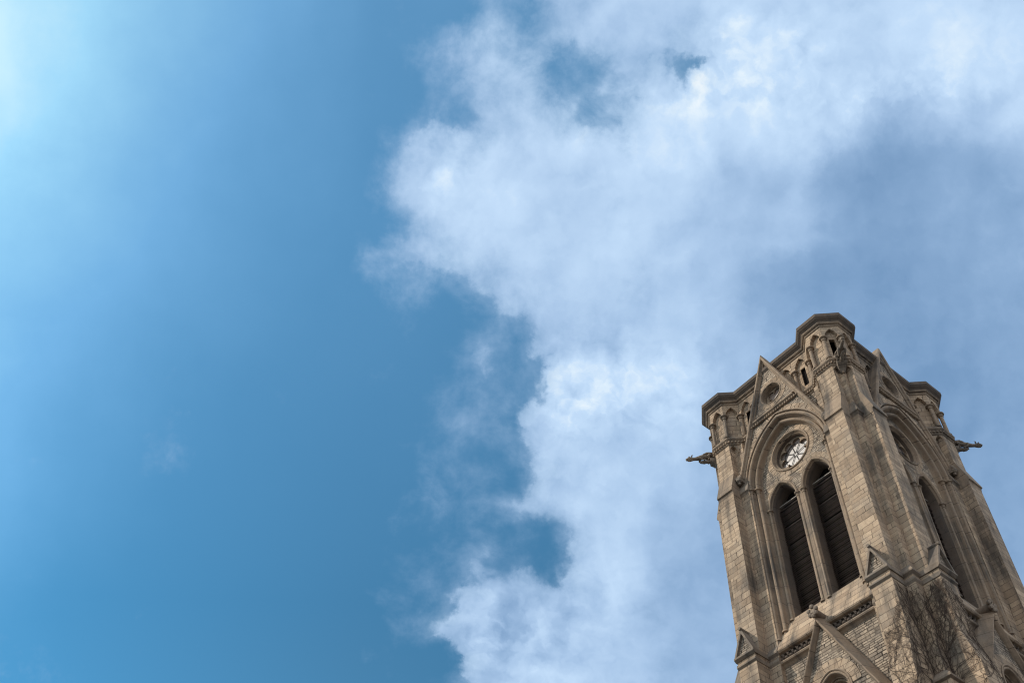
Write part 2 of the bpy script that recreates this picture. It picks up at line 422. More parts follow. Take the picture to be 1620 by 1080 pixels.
def plan_ring(e, z):
    """outline of the crown of the tower: four octagon turrets and the parapets between, pushed out by e"""
    a, p = 0.32 + e, 0.145 + e
    s = a * T8
    side = [(-1 - s, -1 - a, z), (-1 + s, -1 - a, z), (-1 + s + a - p, -1 - p, z), (1 - s - a + p, -1 - p, z), (1 - s, -1 - a, z), (1 + s, -1 - a, z)]
    return [rot4(q, k) for k in range(4) for q in side]

def arch(h, c, zs, zb, n=9, x0=0.0):
    """pointed arch outline (x, z), from the left foot over the apex to the right foot"""
    R = h + c
    a1 = math.acos(min(1.0, c / R))
    left = [(x0 + c - R * math.cos(a1 * i / n), zs + R * math.sin(a1 * i / n)) for i in range(n + 1)]
    right = [(2 * x0 - x, z) for x, z in reversed(left[:-1])]
    return [(x0 - h, zb)] + left + right + [(x0 + h, zb)]

def circle(r, cx, cz, n=24):
    return [(cx + r * math.cos(2 * math.pi * k / n), cz + r * math.sin(2 * math.pi * k / n)) for k in range(n)]

def fpt(x, z, d):
    return (x, -(1 + d), z)

def arch_sweep(mb, prof, c, zs, foot, n=9, x0=0.0):
    """prof: (half span, depth) pairs from outside in"""
    mb.sweep([[fpt(x, z, d) for x, z in arch(h, c, zs, foot(d), n, x0)] for h, d in prof])

def roll(hc, dc, r, n=6, a0=-25, a1=205):
    """round bump of a moulding, from its outer side over the front to its inner side"""
    return [(hc + r * math.cos(math.radians(a0 + (a1 - a0) * i / n)), dc + r * math.sin(math.radians(a0 + (a1 - a0) * i / n))) for i in range(n + 1)]

def voussoirs(mb, h0, h1, c, zs, d, thick, count, x0=0.0, ang0=0.0):
    """separate wedge stones round a pointed arch"""
    for side in (-1, 1):
        R0, R1 = h0 + c, h1 + c
        a1 = math.acos(c / (0.5 * (R0 + R1)))
        for i in range(count):
            ta, tb = ang0 + (a1 - ang0) * i / count + 0.006, ang0 + (a1 - ang0) * (i + 1) / count - 0.006
            q = []
            for R, t in ((R0, ta), (R1, ta), (R1, tb), (R0, tb)):
                q.append((x0 + side * -(c - R * math.cos(t)), zs + R * math.sin(t)))
            if x0 and any(p[0] * x0 < 0.004 * abs(x0) for p in q):
                continue        # would run into the neighbouring arch
            q2 = q
            mb.rings([[fpt(x, z, d - 0.01) for x, z in q2], [fpt(x, z, d + thick) for x, z in q2]], True, True, True)
# ------------------------------------------------------------------ ground
g_me = MB().box(-400, 400, -400, 400, -0.53, -0.5).mesh('ground', GROUND_GREY)
tag(obj('ground', g_me), kind='structure')

# ------------------------------------------------------------------ the tower
tower = obj('church_tower', None)
tag(tower, 'weathered stone Gothic church tower with octagonal corner turrets, gabled belfry windows and gargoyles', 'church tower')
H90 = math.pi / 2
def quarter(k):
    return k * H90
def corner(k):
    x, y, _ = rot4((1, -1, 0), k)
    return (x * S, y * S, 0)

ZS, CA = 10.47, 0.364          # springing and centre offset of the great arches
OC = 11.99                     # oculus centre
# --- core walls
mb = MB()
mb.box(-1.20, 1.20, -1.20, 1.20, -0.5, 7.62)
for k in range(4):
    sub = MB().plate([(-1.0, 7.55), (1.0, 7.55), (1.0, 11.58), (-1.0, 11.58)], [arch(0.66, CA, ZS, 7.9)], -0.12, 0.142)
    mb.add([rot4(p, k) for p in sub.v], sub.f)
    sub = MB().plate([(-1.0, 11.58), (1.0, 11.58), (1.0, 12.42), (-1.0, 12.42)], [circle(0.185, 0, OC)], -0.10, 0.05)
    mb.add([rot4(p, k) for p in sub.v], sub.f)
obj('tower_wall', mb.mesh('tower_wall', RUBBLE), tower)
mb = MB()
for k in range(1):
    mb.box(-1.0, 1.0, -1.0, 1.0, 12.5, 12.56)
obj('roof', mb.mesh('roof', ROOF), tower)
obj('belfry_floor', MB().box(-0.87, 0.87, -0.87, 0.87, 7.63, 7.7).mesh('belfry_floor', INNER_DARK), tower)

# --- gabled walls over the belfry windows
SL = 2.62                      # slope of the great gables
wall = MB().plate([(-0.88, 7.70), (0.88, 7.70), (0.88, 10.56), (0.80, 10.72), (0, 12.80), (-0.80, 10.72), (-0.88, 10.56)],
                  [arch(0.745, CA, ZS, 7.78), circle(0.19, 0, OC, 28)], 0.147, 0.225).mesh('gabled_wall', RUBBLE)
mb = MB()
voussoirs(mb, 0.757, 0.845, CA, ZS, 0.225, 0.008, 9)
for sx in (-1, 1):             # jamb stones, long and short
    z = 8.02
    i = 0
    while z < ZS - 0.06:
        hh = 0.10 + 0.03 * ((i * 7) % 3) / 2
        wd = (0.875 if i % 2 else 0.83)
        mb.box(min(sx * 0.757, sx * wd), max(sx * 0.757, sx * wd), -1.231, -1.20, z + 0.003, min(z + hh - 0.003, ZS))
        z += hh
        i += 1
ring_me = mb.mesh('arch_ring', ASHLAR)
mb = MB()                      # coping: a chamfered bar up each rake with a thin outer roll
for sx in (-1, 1):
    def rk(t, off, d):
        x = 0.815 * t
        nx, nz = SL / math.hypot(1, SL), 1 / math.hypot(1, SL)
        z = 12.89 - SL * x
        x2, z2 = x - nx * off, z - nz * off
        if t == 0:
            x2, z2 = 0.0, 12.89 - off / nz
        return (sx * x2, -(1 + d), z2)
    prof = [(-0.004, 0.10), (-0.004, 0.265), (0.010, 0.282), (0.036, 0.284), (0.046, 0.274), (0.050, 0.258), (0.068, 0.246), (0.072, 0.238), (0.072, 0.10)]
    mb.rings([[rk(t, o, d) for o, d in prof] for t in (0, 1)], True, True, True)
cop_me = mb.mesh('coping', TRIM)
mb = MB()
mb.box(-0.045, 0.045, -1.30, -1.20, 10.66, 10.80)
mb.ball((0, -1.29, 10.70), 0.05, 1, 1, 0.9, 8, 6)
mb.ball((-0.03, -1.305, 10.735), 0.03, n=7, m=5)
mb.ball((0.03, -1.305, 10.725), 0.028, n=7, m=5)
mb.ball((0, -1.29, 10.645), 0.025, n=7, m=5)
kne_me = mb.mesh('kneeler', COPING, True)
mb = MB()
bx = (12.89 - 11.66) / SL - 0.075
mb.prism([(-1.20, 11.545), (-1.245, 11.55), (-1.25, 11.575), (-1.283, 11.60), (-1.285, 11.625), (-1.225, 11.69), (-1.20, 11.69)], 'x', -bx + 0.01, bx - 0.01)
band_me = mb.mesh('string_band', TRIM)
mb = MB()
for i in range(21):
    mb.ball((-0.44 + 0.044 * i, -1.252, 11.562), 0.020)
bead_me = mb.mesh('bead_row', TRIM, True)
mb = MB()                      # oculus ring and its four-lobed tracery
rp = [(0.232, 0.22), (0.232, 0.231), (0.205, 0.231), (0.198, 0.240), (0.186, 0.238), (0.178, 0.222), (0.174, 0.18), (0.168, 0.165), (0.168, 0.110)]
mb.rings([[fpt(x, z, d) for x, z in circle(r, 0, OC, 32)] for r, d in rp])
ocu_me = mb.mesh('oculus_ring', TRIM, True)
mb = MB()
foil = []
for k in range(4):
    a0 = math.pi / 4 + k * H90
    for i in range(9):
        t = a0 + math.radians(-118 + 236 * i / 8)
        foil.append((0.082 * math.cos(a0) + 0.076 * math.cos(t), OC + 0.082 * math.sin(a0) + 0.076 * math.sin(t)))
mb.plate(circle(0.17, 0, OC, 32), [foil], 0.120, 0.134)
otr_me = mb.mesh('oculus_tracery', TRIM)
mb = MB()
for i in range(14):
    t0, t1 = 2 * math.pi * i / 14 + 0.012, 2 * math.pi * (i + 1) / 14 - 0.012
    q = [(r * math.cos(t), OC + r * math.sin(t)) for r, t in ((0.228, t0), (0.288, t0), (0.288, t1), (0.228, t1))]
    mb.rings([[fpt(x, z, 0.215) for x, z in q], [fpt(x, z, 0.230) for x, z in q]], True, True, True)
orn_me = mb.mesh('ring_stones', ASHLAR)
ogl_me = MB().plate(circle(0.168, 0, OC, 24), [], 0.108, 0.114).mesh('oculus_glass', GLASS)
for k in range(4):
    o = obj('gabled_wall', wall, tower, rot=quarter(k))
    for nm, me in (('arch_ring', ring_me), ('coping', cop_me), ('string_band', band_me), ('bead_row', bead_me), ('oculus_ring', ocu_me), ('ring_stones', orn_me), ('oculus_tracery', otr_me), ('oculus_glass', ogl_me)):
        obj(nm, me, o)
    for sx in (-1, 1):
        obj('kneeler', kne_me, o, (sx * 0.806 * S, 0, 0))

# --- belfry windows
def sill_z(d):
    if d > 0.06:
        return 7.765 + (0.275 - d) * (8.24 - 7.765) / 0.215 - 0.02
    return 8.24 + (0.06 - d) * 0.9 - 0.02
mb = MB()
prof = [(0.76, 0.20), (0.76, 0.238), (0.738, 0.242), (0.732, 0.205), (0.729, 0.190)] + roll(0.700, 0.205, 0.027) + [(0.670, 0.178), (0.664, 0.150), (0.652, 0.143)] + roll(0.622, 0.148, 0.027) + [(0.592, 0.118), (0.588, 0.088), (0.580, 0.079), (0.572, 0.06)]
arch_sweep(mb, prof, CA, ZS, sill_z, 14)
LC, LR = 0.30, 0.171            # lancet centre and arc offset
LZ = 10.05
lan = [arch(0.262, LR, LZ, 7.95, 9, sx * LC) for sx in (-1, 1)]
RC = 10.84
mb.plate(arch(0.64, CA, ZS, 7.9, 14), [lan[0], lan[1], circle(0.335, 0, RC, 36)], -0.10, 0.075)
for sx in (-1, 1):
    lp = [(0.268, 0.06), (0.268, 0.086), (0.262, 0.088)] + roll(0.248, 0.068, 0.021) + [(0.224, 0.052), (0.218, 0.036)]
    arch_sweep(mb, lp, LR, LZ, sill_z, 11, sx * LC)
rp = [(0.345, 0.06), (0.345, 0.084), (0.338, 0.096), (0.322, 0.098), (0.312, 0.086), (0.306, 0.062), (0.296, 0.066), (0.286, 0.054), (0.284, 0.04)]
mb.rings([[fpt(x, z, d) for x, z in circle(r, 0, RC, 40)] for r, d in rp])
win_me = mb.mesh('belfry_window', TRIM, True)
mb = MB()                       # splayed reveals behind the mouldings, soot stain plus recess shade put into their colour
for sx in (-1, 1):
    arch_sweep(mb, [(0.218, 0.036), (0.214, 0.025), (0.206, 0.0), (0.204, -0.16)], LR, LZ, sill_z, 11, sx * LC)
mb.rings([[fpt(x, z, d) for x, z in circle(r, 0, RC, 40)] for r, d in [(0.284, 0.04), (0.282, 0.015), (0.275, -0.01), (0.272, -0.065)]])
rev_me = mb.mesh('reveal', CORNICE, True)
ring2 = MB()
for i in range(22):            # ring stones of the roundel
    t0, t1 = 2 * math.pi * i / 22 + 0.012, 2 * math.pi * (i + 1) / 22 - 0.012
    q = [(0.348 * math.cos(t0), RC + 0.348 * math.sin(t0)), (0.425 * math.cos(t0), RC + 0.425 * math.sin(t0)), (0.425 * math.cos(t1), RC + 0.425 * math.sin(t1)), (0.348 * math.cos(t1), RC + 0.348 * math.sin(t1))]
    if max(p[1] for p in q) < RC + 0.40:
        ring2.rings([[fpt(x, z, 0.06) for x, z in q], [fpt(x, z, 0.082) for x, z in q]], True, True, True)
for sx in (-1, 1):
    voussoirs(ring2, 0.270, 0.345, LR, LZ, 0.075, 0.006, 6, sx * LC)
ring2_me = ring2.mesh('ring_stones', ASHLAR)
mb = MB()                       # rubble infill of the tympanum shows between the ring stones
ty = arch(0.585, CA, ZS, 10.075, 14)
for cx in (LC, -LC):
    ty += list(reversed(arch(0.266, LR, LZ, 10.075, 9, cx)[2:-2]))
mb.plate(ty, [circle(0.343, 0, RC, 36)], 0.07, 0.0785)
tym_me = mb.mesh('tympanum', RUBBLE)

def shaft_me(zb, zt, r, zcap):
    """slender shaft with moulded base and bell capital; mesh origin on its own axis"""
    p = [(r * 1.75, zb), (r * 1.75, zb + 0.018), (r * 1.5, zb + 0.026), (r * 1.15, zb + 0.034), (r * 1.3, zb + 0.042), (r, zb + 0.05), (r, zcap - 0.075), (r * 1.35, zcap - 0.07), (r * 1.35, zcap - 0.06), (r * 1.05, zcap - 0.054), (r * 1.2, zcap - 0.03), (r * 1.75, zcap - 0.018), (r * 2.1, zcap - 0.016), (r * 2.1, zcap), (r * 1.4, zcap + 0.006), (r * 1.2, zt)]
    return MB().lathe(p, 12).mesh('colonnette', TRIM, True)
sh1 = shaft_me(sill_z(0.2), ZS + 0.02, 0.0255, ZS)
sh2 = shaft_me(sill_z(0.145), ZS + 0.02, 0.0255, ZS)
sh3 = shaft_me(sill_z(0.07), LZ + 0.02, 0.021, LZ)
mb = MB()                       # louvre: a frame of slats, sloping out and down
z = 8.36
i = 0
while z < 10.15:
    j = 0.005 * math.sin(i * 12.9898) + 0.004 * math.sin(i * 4.1) + (0.010 if i % 11 == 4 else 0.0)
    mb.prism([(-0.865 + j, z + 0.024), (-0.915 + j, z - 0.012), (-0.918 + j, z - 0.005), (-0.868 + j, z + 0.031)], 'x', -0.212, 0.212)
    z += 0.030
    i += 1
louv_me = mb.mesh('louvre', LOUVRE)
void_me = MB().box(-0.23, 0.23, -0.84, -0.83, 8.2, 10.55).mesh('void_backing', INNER_DARK)  # added black sheet standing in for the dark belfry void
rail_me = MB().box(-0.212, 0.212, -0.925, -0.89, 10.172, 10.183).mesh('top_rail', RAIL)
mb = MB()                       # rose: eight stone cusps between small lobes
hole = []
for k in range(8):
    a0 = 2 * math.pi * (k + 0.5) / 8
    for i in range(7):
        t = a0 + math.radians(-112 + 224 * i / 6)
        hole.append((0.190 * math.cos(a0) + 0.074 * math.cos(t), RC + 0.190 * math.sin(a0) + 0.074 * math.sin(t)))
mb.plate(circle(0.278, 0, RC, 40), [hole], -0.045, -0.005)
rtr_me = mb.mesh('rose_tracery', TRIM)
mb = MB()
def bar(x0, z0, x1, z1, wd=0.009, d=-0.030):
    mb.tube([fpt(x0, z0, d), fpt(x1, z1, d)], wd * 0.5, 6)
for k in range(8):
    a = 2 * math.pi * k / 8 + 0.2
    bar(0.035 * math.cos(a), RC + 0.035 * math.sin(a), 0.215 * math.cos(a), RC + 0.215 * math.sin(a))
for r in (0.037, 0.192):
    cc = [fpt(x, z, -0.030) for x, z in circle(r, 0, RC, 24)]
    mb.tube(cc + [cc[0], cc[1]], 0.0048, 6)
lead_me = mb.mesh('rose_leading', LEAD)
rgl_me = MB().plate(circle(0.268, 0, RC, 32), [], -0.048, -0.040).mesh('rose_glass', GLASS)
for k in range(4):
    o = obj('belfry_window', win_me, tower, rot=quarter(k))
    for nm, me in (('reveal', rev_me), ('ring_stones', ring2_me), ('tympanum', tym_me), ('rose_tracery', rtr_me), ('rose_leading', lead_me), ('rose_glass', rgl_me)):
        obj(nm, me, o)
    for sx in (-1, 1):
        obj('colonnette', sh1, o, (sx * 0.700 * S, -1.205 * S, 0))
        obj('colonnette', sh2, o, (sx * 0.622 * S, -1.148 * S, 0))
        for q in (LC + 0.248, LC - 0.248):
            obj('colonnette', sh3, o, (sx * q * S, -1.068 * S, 0))
        obj('louvre', louv_me, o, (sx * LC * S, 0, 0))
        obj('void_backing', void_me, o, (sx * LC * S, 0, 0))
        obj('top_rail', rail_me, o, (sx * LC * S, 0, 0))

# --- sills with the carved frieze below
mb = MB().prism([(-0.86, 7.66), (-0.86, 8.42), (-1.06, 8.24), (-1.275, 7.765), (-1.285, 7.75), (-1.285, 7.728), (-1.268, 7.712), (-1.205, 7.706), (-1.19, 7.66)], 'x', -0.875, 0.875)
sill_me = mb.mesh('sill', ASHLAR)
mb = MB().prism([(-1.10, 7.612), (-1.235, 7.612), (-1.256, 7.60), (-1.262, 7.585), (-1.254, 7.568), (-1.225, 7.555), (-1.202, 7.53), (-1.10, 7.53)], 'x', -0.875, 0.875)
mould_me = mb.mesh('frieze_moulding', TRIM)
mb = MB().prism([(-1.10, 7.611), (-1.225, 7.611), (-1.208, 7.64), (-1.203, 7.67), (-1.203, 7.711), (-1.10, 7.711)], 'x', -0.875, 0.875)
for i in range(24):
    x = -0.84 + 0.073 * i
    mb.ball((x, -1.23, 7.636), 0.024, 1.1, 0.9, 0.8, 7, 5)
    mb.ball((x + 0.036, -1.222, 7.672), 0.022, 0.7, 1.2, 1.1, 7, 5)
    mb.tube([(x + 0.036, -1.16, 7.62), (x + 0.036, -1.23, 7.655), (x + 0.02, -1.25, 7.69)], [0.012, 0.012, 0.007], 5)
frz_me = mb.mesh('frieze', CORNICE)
for k in range(4):
    o = obj('sill', sill_me, tower, rot=quarter(k))
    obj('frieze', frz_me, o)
    obj('frieze_moulding', mould_me, o)

# --- buttresses, one mesh used eight times
BW = 0.138
mb = MB()
mb.prism([(-1.0, 7.6), (-1.0, 11.48), (-1.318, 11.48), (-1.318, 10.88), (-1.405, 10.52), (-1.405, 7.6)], 'x', -BW, BW)
mb.prism([(-0.95, -0.5), (-0.95, 7.64), (-1.50, 7.64), (-1.50, 6.86), (-1.60, 6.46), (-1.60, -0.5)], 'x', -BW - 0.003, BW + 0.003)
mb.box(-0.143, 0.143, -1.508, -0.98, 7.6, 7.72)
but_me = mb.mesh('buttress', ASHLAR)
mb = MB().prism([(-1.25, 10.40), (-1.25, 10.90), (-1.322, 10.89), (-1.432, 10.505), (-1.433, 10.482), (-1.412, 10.472), (-1.40, 10.40)], 'x', -0.1435, 0.1435)
off_me = mb.mesh('set_off', TRIM)
def lip(x, d, z0, z1, lean):
    return MB().prism([(-1.0, z0 - 0.02), (-1.0, z1 + 0.02), (-(1 + d - lean), z1 + lean), (-(1 + d), z1), (-(1 + d), z0), (-(1 + d - 0.03), z0 - 0.025)], 'x', -x, x)
strc_me = lip(0.159, 0.549, 7.715, 7.738, 0.015).mesh('weathering_lip', COPING)
drip_me = lip(0.150, 0.525, 7.610, 7.628, 0.010).mesh('drip_lip', COPING)
mb = MB()                       # gablet: a little roof of two slabs over a recessed triangle
mb.prism([(-0.125, 7.74), (0.125, 7.74), (0.0, 8.05)], 'y', -1.505, -1.40)
obj_tri = mb.mesh('gablet', RUBBLE)
mb = MB()
for sx in (-1, 1):
    mb.prism([(0.0, 8.105), (sx * 0.158, 7.735), (sx * 0.128, 7.735), (0.0, 8.035)], 'y', -1.542, -1.39)
mb.tube([(0, -1.56, 8.098), (0, -1.39, 8.098)], 0.022, 8)
gabroof_me = mb.mesh('gablet_coping', COPING)
for k in range(4):
    for sx in (-1, 1):
        x, y, _ = rot4((sx, 0, 0), k)
        o = obj('buttress', but_me, tower, (x * S, y * S, 0), quarter(k))
        obj('set_off', off_me, o)
        obj('weathering_lip', strc_me, o)
        obj('drip_lip', drip_me, o)
        obj('gablet', obj_tri, o)
        obj('gablet_coping', gabroof_me, o)

# --- corner piers between each pair of buttresses
def sq(e, z):
    return [(-0.3, 0.3, z), (-0.3, -e, z), (e, -e, z), (e, 0.3, z)]
mb = MB()
mb.rings([sq(e, z) for e, z in ((0.33, -0.5), (0.33, 6.33), (0.268, 6.40), (0.268, 7.72))], True, True, True)
mb.rings([sq(e, z) for e, z in ((0.243, 7.70), (0.243, 10.47), (0.21, 10.70), (0.21, 11.47))], True, True, True)
pier_me = mb.mesh('corner_pier', ASHLAR)
mb = MB()
mb.rings([sq(e, z) for e, z in ((0.24, 10.42), (0.256, 10.455), (0.275, 10.470), (0.275, 10.488), (0.212, 10.72))], True, True, True)
hood_me = mb.mesh('pier_hood', COPING)
mb = MB()
mb.rings([sq(e, z) for e, z in ((0.27, 7.68), (0.27, 7.69), (0.30, 7.715), (0.30, 7.735), (0.244, 7.84))], True, True, True)
plip_me = mb.mesh('weathering_lip', COPING)
mb = MB()
mb.rings([sq(e, z) for e, z in ((0.265, 7.57), (0.285, 7.605), (0.285, 7.625), (0.268, 7.66))], True, True, True)
pdrip_me = mb.mesh('drip_lip', COPING)
mb = MB()
mb.rings([sq(e, z) for e, z in ((0.26, 6.27), (0.36, 6.31), (0.36, 6.335), (0.262, 6.46))], True, True, True)
phood_me = mb.mesh('pier_hood', COPING)
for k in range(4):
    o = obj('corner_pier', pier_me, tower, corner(k), quarter(k))
    obj('pier_hood', hood_me, o)
    obj('weathering_lip', plip_me, o)
    obj('drip_lip', pdrip_me, o)
    obj('pier_hood', phood_me, o)

# --- corner turrets
def face_frame(i, a):
    ang = math.radians(-90 + 45 * i)          # face 0 looks along -y, 1 the outward diagonal, 2 along +x
    nx, ny = math.cos(ang), math.sin(ang)
    return lambda x, z, d: (nx * (a + d) - ny * x, ny * (a + d) + nx * x, z)
mb = MB()
mb.rings([octa(0.30, 11.455), octa(0.30, 11.60)], True, True, True)
mb.rings([octa(0.31, 12.42), octa(0.31, 12.56)], True, True, True)
for i in range(8):
    w2 = 0.262 * T8
    rect = [(-w2, 11.56), (w2, 11.56), (w2, 12.42), (-w2, 12.42)]
    slit = [[(-0.042, 11.78), (0.042, 11.78), (0.042, 12.16), (-0.042, 12.16)]] if i == 1 else []
    mb.plate(rect, slit, 0.215, 0.262, face_frame(i, 0.0))
    w3 = 0.32 * T8
    op = arch(0.098, 0.155, 12.15, 12.15, 6)[1:-1]
    mb.plate([(-w3, 12.15)] + op + [(w3, 12.15), (w3, 12.42), (-w3, 12.42)], [], 0.25, 0.32, face_frame(i, 0.0))
    if i in (1, 3, 7):          # little corbel arches under the faces that overhang the angles
        pts = [(-w3, 11.48), (-w3, 11.33)]
        for cx in (-0.066, 0.066):
            pts += arch(0.053, 0.075, 11.37, 11.33, 5, cx)
        pts += [(w3, 11.33), (w3, 11.48)]
        mb.plate(pts, [], 0.262, 0.319, face_frame(i, 0.0))
    if i in (3, 7):
        f = face_frame(i, 0.0)
        mb.rings([[f(-0.018, z, 0.2), f(0.018, z, 0.2), f(0.018, z, 0.305), f(-0.018, z, 0.305)] for z in (10.6, 11.37)], True, True, True)
tur_me = mb.mesh('corner_turret', ASHLAR)
tcol = shaft_me(11.655, 12.18, 0.029, 12.152)
vx = [(0.300 / math.cos(math.pi / 8) * math.cos(math.radians(22.5 + 45 * i)), 0.300 / math.cos(math.pi / 8) * math.sin(math.radians(22.5 + 45 * i))) for i in range(8)]
for k in range(4):
    o = obj('corner_turret', tur_me, tower, corner(k), quarter(k))
    for i, (x, y) in enumerate(vx):
        if i == 3 or i == 2 and False:
            continue            # inside the tower
        obj('colonnette', tcol, o, (x * S, y * S, 0))

# --- arcaded parapets between the turrets
mb = MB()
PW = 0.277
slits = [[(cx - 0.042, 11.78), (cx + 0.042, 11.78), (cx + 0.042, 12.16), (cx - 0.042, 12.16)] for cx in (-2 * PW, 2 * PW)]
# (the wall plate behind is the tower wall itself; black sheets behind the slits paint the dark inside)
mb.plate([(-0.70, 11.6), (0.70, 11.6), (0.70, 12.42), (-0.70, 12.42)], slits + [circle(0.19, 0, OC)], 0.085, 0.10)
for i in range(5):
    cx = (i - 2) * PW
    op = arch(0.102, 0.155, 12.15, 12.15, 6, cx)[1:-1]
    mb.plate([(cx - PW / 2, 12.15)] + op + [(cx + PW / 2, 12.15), (cx + PW / 2, 12.42), (cx - PW / 2, 12.42)], [], 0.10, 0.1455)
par_me = mb.mesh('parapet', ASHLAR)
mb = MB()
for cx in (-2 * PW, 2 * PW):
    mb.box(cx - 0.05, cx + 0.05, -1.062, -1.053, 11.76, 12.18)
slit_me = mb.mesh('slit_dark', INNER_DARK)
for k in range(4):
    o = obj('parapet', par_me, tower, rot=quarter(k))
    obj('slit_dark', slit_me, o)
    for i in range(6):
        cx = (i - 2.5) * PW
        obj('colonnette', tcol, o, (cx * S, -1.118 * S, 0))

# --- string course with its bead row, and the great cornice
mb = MB()
mb.rings([plan_ring(e, z) for e, z in ((-0.05, 11.485), (0.0, 11.49), (0.010, 11.505), (0.012, 11.56), (0.026, 11.572), (0.039, 11.588), (0.041, 11.612), (0.0, 11.67), (-0.05, 11.68))])
str_me = mb.mesh('string_course', TRIM)
st = obj('string_course', str_me, tower)
R = plan_ring(0.022, 11.534)
for i in range(len(R)):         # one row of stone beads under each straight stretch of the course
    p, q = Vector(R[i]), Vector(R[(i + 1) % len(R)])
    L = (q - p).length
    mb = MB()
    n = max(2, int(L / 0.042))
    for j in range(n):
        mb.ball(tuple(p + (q - p) * ((j + 0.5) / n)), 0.0205)
    obj('bead_row', mb.mesh('bead_row', TRIM, True), st)
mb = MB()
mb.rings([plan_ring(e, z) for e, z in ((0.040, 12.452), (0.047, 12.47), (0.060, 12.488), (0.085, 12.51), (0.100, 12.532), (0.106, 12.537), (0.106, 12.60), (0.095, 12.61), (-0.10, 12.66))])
co = obj('cornice', mb.mesh('cornice', CORNICE), tower)  # the underside's shade is put into this darker stone colour
mb = MB()
mb.rings([plan_ring(e, z) for e, z in ((-0.05, 12.395), (0.004, 12.395), (0.016, 12.405), (0.020, 12.418), (0.014, 12.428), (0.018, 12.436), (0.036, 12.440), (0.048, 12.455), (0.046, 12.475))])
obj('bed_moulding', mb.mesh('bed_moulding', TRIM), co)

# --- lower gables over the stage below
def low(x):
    return 7.80 - 1.95 * abs(x)
LW = [(0.0, 7.72), (-0.95, low(0.95) - 0.08), (-0.95, 3.0), (0.95, 3.0), (0.95, low(0.95) - 0.08)]
LH = arch(0.205, 0.03, 6.80, 5.2, 8)
mb = MB().plate(LW, [LH], 0.16, 0.335)
lg_me = mb.mesh('lower_gable', RUBBLE)
mb = MB()
for sx in (-1, 1):
    prof = [(-0.034, 0.15), (-0.034, 0.245), (0.020, 0.398), (0.030, 0.404), (0.040, 0.398), (0.058, 0.352), (0.062, 0.33), (0.062, 0.15)]
    nx, nz = 1.95 / math.hypot(1, 1.95), 1 / math.hypot(1, 1.95)
    rr = []
    for t in (0.0, 1.0):
        x = 0.98 * t
        rr.append([(sx * (x - nx * o if t else 0.0), -(1 + d), (7.80 - 1.95 * x - nz * o) if t else 7.80 - o / nz) for o, d in prof])
    mb.rings(rr, True, True, True)
lcop_me = mb.mesh('coping', TRIM)
mb = MB()
mb.tube([(0, -1.22, 7.835), (0, -1.40, 7.835)], 0.052, 12)
mb.tube([(0, -1.40, 7.835), (0, -1.43, 7.84)], [0.04, 0.03], 10)
for ax, az in ((0.045, 0.02), (-0.045, 0.02), (0, 0.062), (0, -0.05), (0.035, -0.03), (-0.035, -0.03)):
    mb.ball((ax * 1.15, -1.42, 7.835 + az * 1.15), 0.031, 1, 0.9, 1, 7, 5)
fin_me = mb.mesh('finial', COPING, True)
mb = MB()
lp = [(0.245, 0.33), (0.245, 0.352), (0.232, 0.356), (0.222, 0.345)] + roll(0.208, 0.33, 0.016) + [(0.19, 0.30), (0.185, 0.27), (0.172, 0.265)] + roll(0.162, 0.235, 0.015) + [(0.146, 0.21), (0.14, 0.12)]
arch_sweep(mb, lp, 0.03, 6.80, lambda d: 5.2, 11)
lwin_me = mb.mesh('window_frame', TRIM, True)
mb = MB()
voussoirs(mb, 0.248, 0.37, 0.03, 6.80, 0.335, 0.006, 6)
lring_me = mb.mesh('arch_ring', ASHLAR)
mb = MB()
lz = 6.80
mb.plate(circle(0.13, 0, lz + 0.005, 28), [[(0.05 * math.cos(a0) + 0.043 * math.cos(t), lz + 0.05 * math.sin(a0) + 0.043 * math.sin(t)) for a0 in [math.pi / 2 + k * 2 * math.pi / 3 for k in range(3)] for t in [a0 + math.radians(-120 + 240 * i / 7) for i in range(8)]]], 0.16, 0.195)
for sx in (-1, 1):
    mb.plate(arch(0.066, 0.03, 6.52, 5.2, 6, sx * 0.07), [arch(0.05, 0.03, 6.52, 5.3, 6, sx * 0.07)], 0.16, 0.19)
ltr_me = mb.mesh('window_tracery', TRIM)
lgl_me = MB().plate(arch(0.143, 0.03, 6.80, 5.2, 10), [], 0.135, 0.142).mesh('window_glass', GLASS)
for k in range(4):
    o = obj('lower_gable', lg_me, tower, rot=quarter(k))
    for nm, me in (('coping', lcop_me), ('finial', fin_me), ('window_frame', lwin_me), ('arch_ring', lring_me), ('window_tracery', ltr_me), ('window_glass', lgl_me)):
        obj(nm, me, o)

